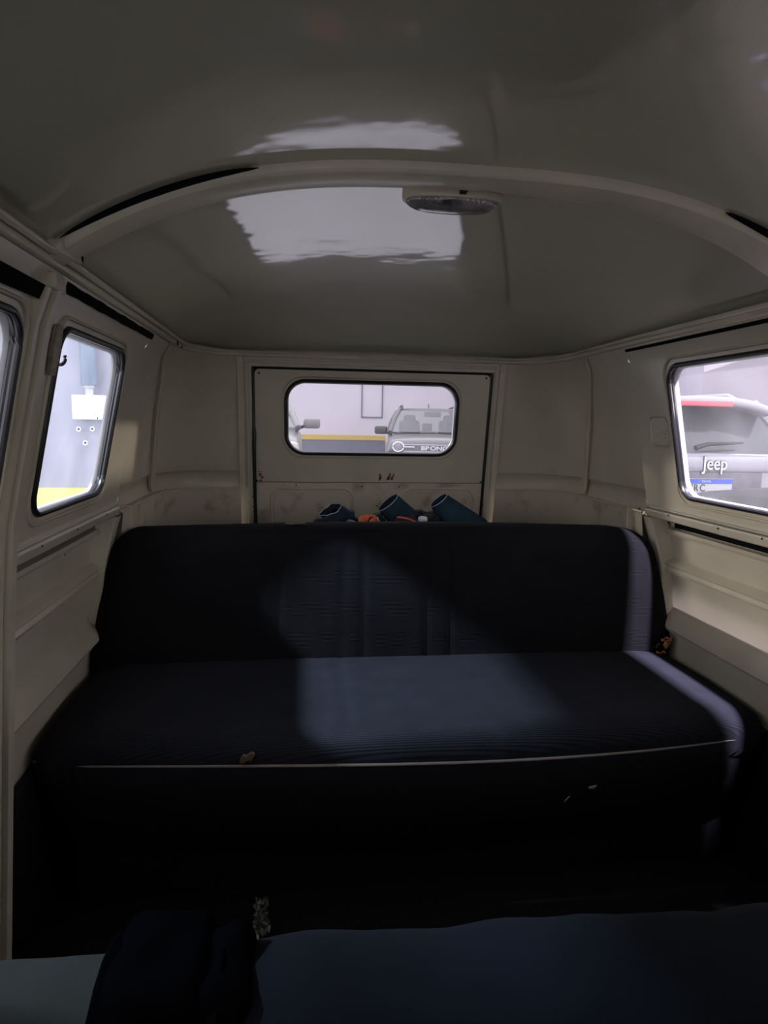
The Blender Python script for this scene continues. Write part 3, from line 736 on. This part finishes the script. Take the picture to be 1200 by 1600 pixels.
# conduit and electrical box
eb = empty('electrical_box', (-1.49, 4.2, 1.66)); tag(eb, 'white square electrical box under a blue-grey pipe on the column, seen through the left window', 'electrical box')
mb = MB(); mb.box((-1.49, 4.15, 1.662), (.092, .045, .070), bevel=.006); o = mb.build('box', mat('white_plastic', (.75, .76, .73), .4), None); o.parent = eb; o.matrix_parent_inverse = Matrix.Translation((1.49, -4.2, -1.66))
mb = MB(); mb.lathe([(.022, 0), (.022, .04), (.030, .042), (.030, .062), (.022, .064)], (-1.496, 4.155, 1.732), 'Z', 20); o = mb.build('pipe_collar', mat('pale_plastic', (.42, .42, .50), .4), None); o.parent = eb; o.matrix_parent_inverse = Matrix.Translation((1.49, -4.2, -1.66))
mb = MB(); mb.tube([(-1.496, 4.155, z) for z in (1.79, 2.2, 3.0, 5.0)], .046, 20); o = mb.build('conduit_pipe', mat('slate_blue_pipe', (.10, .14, .22), .5), None, 60); tag(o, 'slate blue vertical pipe running down the column into the white electrical box', 'pipe')
for i, (x, z) in enumerate(((-1.572, 1.535), (-1.495, 1.538), (-1.537, 1.455))):
    s_ = empty('screw_ring', (x, 4.19, z)); tag(s_, ('small round bolt anchor below the electrical box, upper left of three', 'small round bolt anchor below the electrical box, upper right of three', 'small round bolt anchor below the electrical box, lowest of three')[i], 'bolt', 'bolt anchors on the column')
    mb = MB(); mb.tube([(.011*math.cos(a), -.01, .011*math.sin(a)) for a in [k*math.pi/8 for k in range(16)]], .0038, 8, closed=True); mb.build('washer', mat('white_washer', (.9, .9, .92), .4), s_)
    mb = MB(); mb.lathe([(0, -.012), (.007, -.010), (.007, .004)], (0, 0, 0), 'Y', 12); mb.build('bolt_head', HOLE, s_)
# right side structure: pier, wall, sloping soffit
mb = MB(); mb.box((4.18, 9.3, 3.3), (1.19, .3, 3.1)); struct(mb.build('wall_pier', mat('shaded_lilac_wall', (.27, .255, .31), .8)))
mb = MB(); mb.box((12.5, 16.0, 3.4), (7.2, .15, 3.2)); struct(mb.build('wall_right_far', mat('pale_wall', (.38, .355, .40), .8)))
mb = MB(); mb.add([(5.9, 12.4, 2.15), (14, 12.4, 4.9), (14, 12.4, 8), (5.9, 12.4, 8), (5.9, 12.9, 2.15), (14, 12.9, 4.9), (14, 12.9, 8), (5.9, 12.9, 8)], [(0, 1, 2, 3), (4, 5, 6, 7), (0, 1, 5, 4), (1, 2, 6, 5), (2, 3, 7, 6), (3, 0, 4, 7)])
struct(mb.build('wall_ramp', mat('ramp_wall', (.50, .46, .52), .8), smooth=0))

# ================================================================== VEHICLES
CGL = mat('car_glass_dark', (.06, .06, .07), .08, spec=.8, coat=1)
def tint_glass(name, f, col=(.05, .05, .06)):
    m = bpy.data.materials.new(name); m.use_nodes = True; N = m.node_tree.nodes; L = m.node_tree.links
    b = N['Principled BSDF']; b.inputs['Base Color'].default_value = (*col, 1); b.inputs['Roughness'].default_value = .08
    tr = N.new('ShaderNodeBsdfTransparent'); mx = N.new('ShaderNodeMixShader'); mx.inputs[0].default_value = f
    L.new(tr.outputs[0], mx.inputs[1]); L.new(b.outputs[0], mx.inputs[2]); L.new(mx.outputs[0], N['Material Output'].inputs['Surface'])
    return m
TG = tint_glass('tinted_glass', .45, (.25, .25, .27)); DG = tint_glass('smoked_glass', .86, (.13, .13, .145))
TYRE = mat('tyre', (.02, .02, .02), .8); RIM = mat('alloy_rim', (.5, .5, .52), .3, metal=.8)
BLKP = mat('black_plastic', (.03, .03, .035), .5); CHR = mat('chrome', (.75, .75, .78), .15, metal=1)
SEATC = mat('car_seat_dark', (.05, .05, .055), .8)
def lerp(a, b, t): return Vector(a)+(Vector(b)-Vector(a))*t
def car(name, label, cat, loc, paint, body, cab, glass, rearfacing=False, roofm=None, flip=False, wheels=None, L=4.4, rails=True, mirror=None, paneglass=None, rot=0, pill=None):
    """local frame: +Y runs away from the nose (front at y=0). body = stations (y, z_sill, z_top, half width)."""
    root = empty(name, loc, rot); tag(root, label, cat)
    mb = MB(); P = []
    for y, zs, zt, hw in body:
        half = [(0, zs), (hw-.12, zs), (hw-.03, zs+.10), (hw, zs+.30), (hw, (zs+zt)/2+.1), (hw-.02, zt-.12), (hw-.07, zt-.03), (hw-.16, zt), (hw*.5, zt+.02), (0, zt+.03)]
        P.append([(x, y, z) for x, z in half]+[(-x, y, z) for x, z in half[-2:0:-1]])
    b0 = len(mb.v); mb.grid(P, cv=True); n = len(P[0])
    mb.f.append(tuple(range(b0, b0+n))); mb.f.append(tuple(range(b0+(len(P)-1)*n, b0+len(P)*n))[::-1])
    mb.build('body', paint, root, 38)
    yb0, yb1, hb, zb, yt0, yt1, ht, zt = cab
    C = {}
    for s in (-1, 1):
        C[s, 'f0'] = Vector((s*hb, yb0, zb)); C[s, 'f1'] = Vector((s*ht, yt0, zt)); C[s, 'r0'] = Vector((s*hb, yb1, zb)); C[s, 'r1'] = Vector((s*ht, yt1, zt))
    pm = pill or paint
    for s in (-1, 1):
        for k in 'fr':
            mb = MB(); mb.tube([C[s, k+'0'], lerp(C[s, k+'0'], C[s, k+'1'], .5)+Vector((s*.02, 0, .015)), C[s, k+'1']], .045, 8); mb.build('pillar', pm, root, 50)
        for q in (.38, .72):
            mb = MB(); mb.tube([lerp(C[s, 'f0'], C[s, 'r0'], q), lerp(C[s, 'f1'], C[s, 'r1'], q)], .035, 6); mb.build('pillar', BLKP, root)
        mb = MB(); a, b, c, d = C[s, 'f0'], C[s, 'r0'], C[s, 'r1'], C[s, 'f1']; o_ = Vector((s*.004, 0, 0)); mb.add([a+o_, b+o_, c+o_, d+o_], [(0, 1, 2, 3)]); mb.build('side_glass', glass, root, 0)
        mb = MB(); mb.tube([C[s, 'f0'], C[s, 'r0']], .03, 6); mb.build('belt_trim', BLKP, root)
    for k, nm in (('f', 'windscreen'), ('r', 'rear_glass')):
        mb = MB(); yo = -.01 if k == 'f' else .01; P = []
        for i in range(5):
            t = i/4; a, b = lerp(C[-1, k+'0'], C[-1, k+'1'], t), lerp(C[1, k+'0'], C[1, k+'1'], t)
            P.append([lerp(a, b, u/12)+Vector((0, yo+(-.07 if k == 'f' else .05)*math.sin(math.pi*u/12), .01*math.sin(math.pi*u/12))) for u in range(13)])
        mb.grid(P); mb.build(nm, (paneglass or {}).get(nm, glass), root, 60)
    mb = MB(); P = []
    for i in range(13):
        y = yt0-.05+(yt1-yt0+.1)*i/12; e = math.sin(math.pi*i/12)**.4
        P.append([(ht*1.03*math.sin(a)*1.0, y, zt-.02+(.03+.035*e)*math.cos(a)**.6 if abs(math.cos(a)) > 1e-6 else zt-.02) for a in [(-1+2*u/16)*math.pi/2*.999 for u in range(17)]])
    b0 = len(mb.v); mb.grid(P); mb.build('roof', roofm or paint, root, 50)
    if rails:
        for s in (-1, 1):
            pts = [(s*(ht-.05), yt0+.12, zt+.02), (s*(ht-.05), yt0+.25, zt+.075), (s*(ht-.05), (yt0+yt1)/2, zt+.085), (s*(ht-.05), yt1-.25, zt+.075), (s*(ht-.05), yt1-.1, zt+.02)]
            mb = MB(); mb.tube(pts, .020, 8); mb.build('roof_rail', BLKP if rails is True else rails, root, 60)
    for s in (-1, 1):
        mb = MB(); mx, my, mz, msz = mirror
        rbox(mb, (s*(mx), my, mz), (msz, .06, msz*.62), msz*.35, .03); o = mb.build('mirror', paint if rails is not True else BLKP, root, 60)
        mb = MB(); mb.tube([(s*(mx-msz*.8), my+.02, mz-msz*.3), (s*(hb-.02), my+.05, mz-msz*.7)], .022, 8); mb.build('mirror_arm', BLKP, o)
    for y in (.85, L-.85):
        for s in (-1, 1):
            hw = wheels
            mb = MB(); mb.lathe([(.18, -.10), (.30, -.11), (.34, -.09), (.35, 0), (.34, .09), (.30, .11), (.18, .10)], (s*(hw-.10), y, .35), 'X', 28); o = mb.build('wheel', TYRE, root, 50)
            mb = MB(); mb.lathe([(.02, .105*s), (.06, .11*s), (.10, .09*s), (.19, .10*s), (.21, .085*s)], (s*(hw-.10), y, .35), 'X', 14); mb.build('rim', RIM, o, 30)
    return root
DGREY = mat('dark_grey_car_paint', (.055, .055, .062), .3, coat=1, coat_rough=.05)
SILV = mat('silver_car_paint', (.15, .145, .145), .4, metal=0, coat=.4)
SILV2 = mat('white_silver_car_paint', (.37, .355, .41), .3, metal=.15, coat=.6)
DARKP = mat('dusty_dark_car_paint', (.022, .024, .03), .5, coat=.2, coat_rough=.4, spec=.3, col2=(.045, .045, .05), vscale=9)

# boxy dark SUV (facing the van) seen through the tailgate window
cx = 2.28
b1 = car('suv', 'dark grey boxy SUV with roof rails and round headlights facing the tailgate window', 'car', (cx-.05, 12.2, GZ), DGREY,
    [(0, .35, .95, .80), (.03, .28, 1.02, .90), (.12, .25, 1.10, .93), (.5, .24, 1.16, .945), (1.15, .24, 1.22, .945), (2.0, .24, 1.24, .945), (3.6, .24, 1.24, .945), (4.15, .26, 1.20, .94), (4.38, .35, 1.0, .88)],
    (1.02, 4.05, .84, 1.24, 1.42, 3.95, .64, 1.70), TG, wheels=.90, L=4.38, rot=math.radians(-7), mirror=(1.02, 1.28, 1.27, .13), roofm=mat('roof_grey', (.12, .12, .13), .3), pill=DGREY)
mb = MB(); mb.box((0, -.02, .93), (.62, .03, .105), bevel=.02); mb.build('grille', mat('grille_grey', (.16, .15, .17), .5), b1)
mb = MB()
for z in (.90, 1.025): mb.box((0, -.055, z), (.60, .008, .010))
mb.build('grille_bar', mat('grille_bar_grey', (.45, .44, .48), .4), b1)
for s in (-1, 1):
    mb = MB(); mb.tube([(s*.70+.10*math.cos(a), -.065, .985+.085*math.sin(a)) for a in [k*math.pi/12 for k in range(24)]], .011, 8, closed=True); o = mb.build('headlight', mat('led_ring_white', (.95, .95, 1), .3), b1, 60)
    mb = MB(); mb.lathe([(0, -.05), (.05, -.045), (.085, -.02), (.09, 0)], (s*.70, -.02, .985), 'Y', 20); mb.build('lens', mat('lamp_grey', (.3, .3, .33), .2), o)
    mb = MB(); mb.box((s*.50, -.068, .985), (.10, .006, .009)); mb.build('light_bar', mat('bar_white', (.9, .9, .95), .3), b1)
WHT = mat('white_letters', (.6, .6, .62), .4)
text_mesh('grille_lettering', 'BRONCO', .105, WHT, b1, Matrix.Translation((0.02, -.072, .962)) @ Matrix.Rotation(math.pi/2, 4, 'X'), .004, .004, 1.35)
mb = MB(); mb.box((0, -.04, .60), (.80, .05, .12), bevel=.03); mb.build('bumper', BLKP, b1)
for x in (-.42, .42):
    mb = MB(); rbox(mb, (x, 1.95, 1.18), (.22, .10, .30), .08, .05); rbox(mb, (x, 1.97, 1.50), (.13, .06, .09), .05, .04); mb.build('seat', SEATC, b1, 60)
mb = MB(); rbox(mb, (0, 2.6, 1.32), (.11, .05, .10), .045, .04); mb.build('headrest', SEATC, b1, 60)
mb = MB(); rbox(mb, (0.02, 1.34, 1.60), (.17, .03, .055), .028, .03); mb.build('rear_view_mirror', BLKP, b1, 60)
mb = MB(); mb.tube([(0, 2.2, 1.74), (0, 2.35, 1.83)], .012, 6); mb.build('antenna', BLKP, b1)
mb = MB(); mb.tube([(-.30, 1.00, 1.255), (.25, .99, 1.262)], .010, 6); mb.tube([(.15, 1.01, 1.255), (.65, .99, 1.262)], .010, 6); mb.build('wiper', BLKP, b1)

# silver car, only its left corner shows
b2 = car('hatchback', 'silver car with clear headlight at the left edge of the tailgate window', 'car', (-1.13, 8.4, GZ), SILV,
    [(0, .35, .85, .72), (.05, .28, 1.0, .83), (.3, .24, 1.16, .89), (.7, .22, 1.24, .905), (1.1, .22, 1.31, .91), (2.0, .22, 1.33, .91), (3.4, .22, 1.32, .91), (4.0, .26, 1.25, .88), (4.15, .35, 1.0, .80)],
    (.95, 3.9, .84, 1.32, 1.65, 3.6, .62, 1.70), TG, wheels=.87, L=4.15, mirror=(1.03, 1.05, 1.385, .115), rails=BLKP)
for s in (-1, 1):
    mb = MB(); rbox(mb, (s*.73, .08, 1.06), (.13, .10, .10), .08, .03, lambda v: (v[0], v[1]+.5*abs(v[0])*0, v[2])); o = mb.build('headlight', mat('lamp_clear', (.34, .33, .30), .15, coat=1), b2, 60)
    mb = MB(); mb.tube([(s*.74+.045*math.cos(a), -.03, 1.05+.045*math.sin(a)) for a in [k*math.pi/8 for k in range(16)]], .010, 6, closed=True); mb.build('lamp_ring', mat('lamp_ring_grey', (.25, .25, .27), .3), o)
mb = MB(); mb.box((0, 0, .95), (.45, .03, .07), bevel=.02); mb.build('grille', BLKP, b2)
mb = MB(); rbox(mb, (.40, 2.0, 1.5), (.13, .06, .10), .05, .04); mb.build('headrest', SEATC, b2, 60)

# silver SUV with its tail towards the van (right window)
cx3 = 2.885
b3 = car('suv', 'white-silver SUV seen from behind through the right window, with smoked rear glass and number plate', 'car', (cx3, 4.9+4.3, GZ), SILV2,
    [(-.02, .35, .95, .75), (.05, .26, 1.0, .86), (.5, .24, 1.10, .91), (1.2, .24, 1.17, .915), (2.4, .24, 1.20, .915), (3.6, .24, 1.20, .915), (4.1, .26, 1.195, .90), (4.28, .40, 1.19, .84), (4.30, .45, 1.185, .82)],
    (1.05, 4.22, .80, 1.20, 1.75, 3.92, .60, 1.62), DG, wheels=.88, L=4.3, mirror=(1.0, 1.3, 1.2, .12), rails=mat('satin_rail', (.35, .35, .37), .4), rot=math.pi)
# (rotated half a turn: its rear, local y=4.3, faces the van)
def L3(mb, name, m, par=b3, **k): return mb.build(name, m, par, **k)
mb = MB(); rbox(mb, (0, 4.02, 1.625), (.60, .20, .035), .03, .03, lambda v: (v[0], v[1], v[2]-.09*(abs(v[0])/.6)**3)); sp = L3(mb, 'spoiler', SILV2, smooth=60)
mb = MB(); mb.box((0, 4.225, 1.60), (.22, .006, .020), bevel=.004); L3(mb, 'brake_light', mat('red_lamp', (.60, .05, .09), .3, coat=1), sp)
mb = MB(); mb.box((-.02, 4.285, 1.205), (.74, .012, .008), bevel=.003); L3(mb, 'chrome_strip', CHR)
mb = MB(); rbox(mb, (0, 4.27, 1.13), (.80, .05, .066), .03, .03); hb_ = L3(mb, 'tailgate_panel', SILV2, smooth=60)
mb = MB(); mb.box((0, 4.305, .97), (.46, .012, .10), bevel=.008); L3(mb, 'plate_recess', mat('recess_grey', (.17, .16, .185), .5, var=.3, vscale=12))
LET = mat('badge_grey', (.06, .06, .07), .3, metal=.3); LETC = mat('badge_light', (.72, .71, .76), .3, metal=.2)
Mt = lambda x, z, d: Matrix.Translation((x, 4.3+d, z)) @ Matrix.Rotation(math.pi, 4, 'Z') @ Matrix.Rotation(math.pi/2, 4, 'X')
text_mesh('badge_lettering', 'Jeep', .150, LET, b3, Mt(-.045, 1.135, .022), .004, .0050, .80)
text_mesh('badge_lettering', 'Jeep', .150, LETC, b3, Mt(-.045, 1.135, .027), .004, .0004, .80)
mb = MB(); mb.box((0, 4.325, .955), (.20, .004, .065), bevel=.003); pl = L3(mb, 'number_plate', mat('plate_white', (.50, .50, .53), .4))
mb = MB(); mb.box((0, 4.330, .999), (.20, .0015, .019)); L3(mb, 'plate_band', mat('plate_blue', (.05, .10, .55), .4), pl)
text_mesh('plate_text', 'BRASIL', .022, WHT, pl, Mt(.02, .999, .0325), .001, 0, 1.2)
for ch, x in (('V', .152), ('R', .103), ('C', .050)): text_mesh('plate_character', ch, .078, mat('plate_black', (.02, .02, .03), .5), pl, Mt(x, .945, .0305), .001, .001, .85)
mb = MB(); mb.tube([(.12, 4.31, 1.255), (0.02, 4.30, 1.285), (-.30, 4.27, 1.30)], [.022, .016, .008], 8); L3(mb, 'wiper', BLKP)
for s in (-1, 1):
    mb = MB(); rbox(mb, (s*.72, 4.22, 1.10), (.14, .10, .06), .04, .03); L3(mb, 'tail_light', mat('tail_red', (.35, .02, .03), .2, coat=1), smooth=60)
mb = MB(); rbox(mb, (0, 4.28, .55), (.84, .09, .18), .06, .05); L3(mb, 'bumper', BLKP, smooth=60)

# dark car close alongside on the right
b4 = car('sedan', 'dusty dark car whose hood shows at the bottom of the right window', 'car', (2.62, 3.95, GZ), DARKP,
    [(-.02, .35, .72, .70), (.06, .28, .86, .84), (.25, .24, .97, .90), (.6, .22, 1.07, .915), (1.1, .22, 1.13, .92), (1.5, .22, 1.155, .92), (3.4, .22, 1.18, .92), (4.2, .26, 1.15, .90), (4.5, .4, 1.0, .82)],
    (1.45, 4.1, .82, 1.17, 2.1, 3.7, .60, 1.60), DG, wheels=.88, L=4.5, mirror=(.98, 1.75, 1.22, .10), rails=False, rot=math.pi)
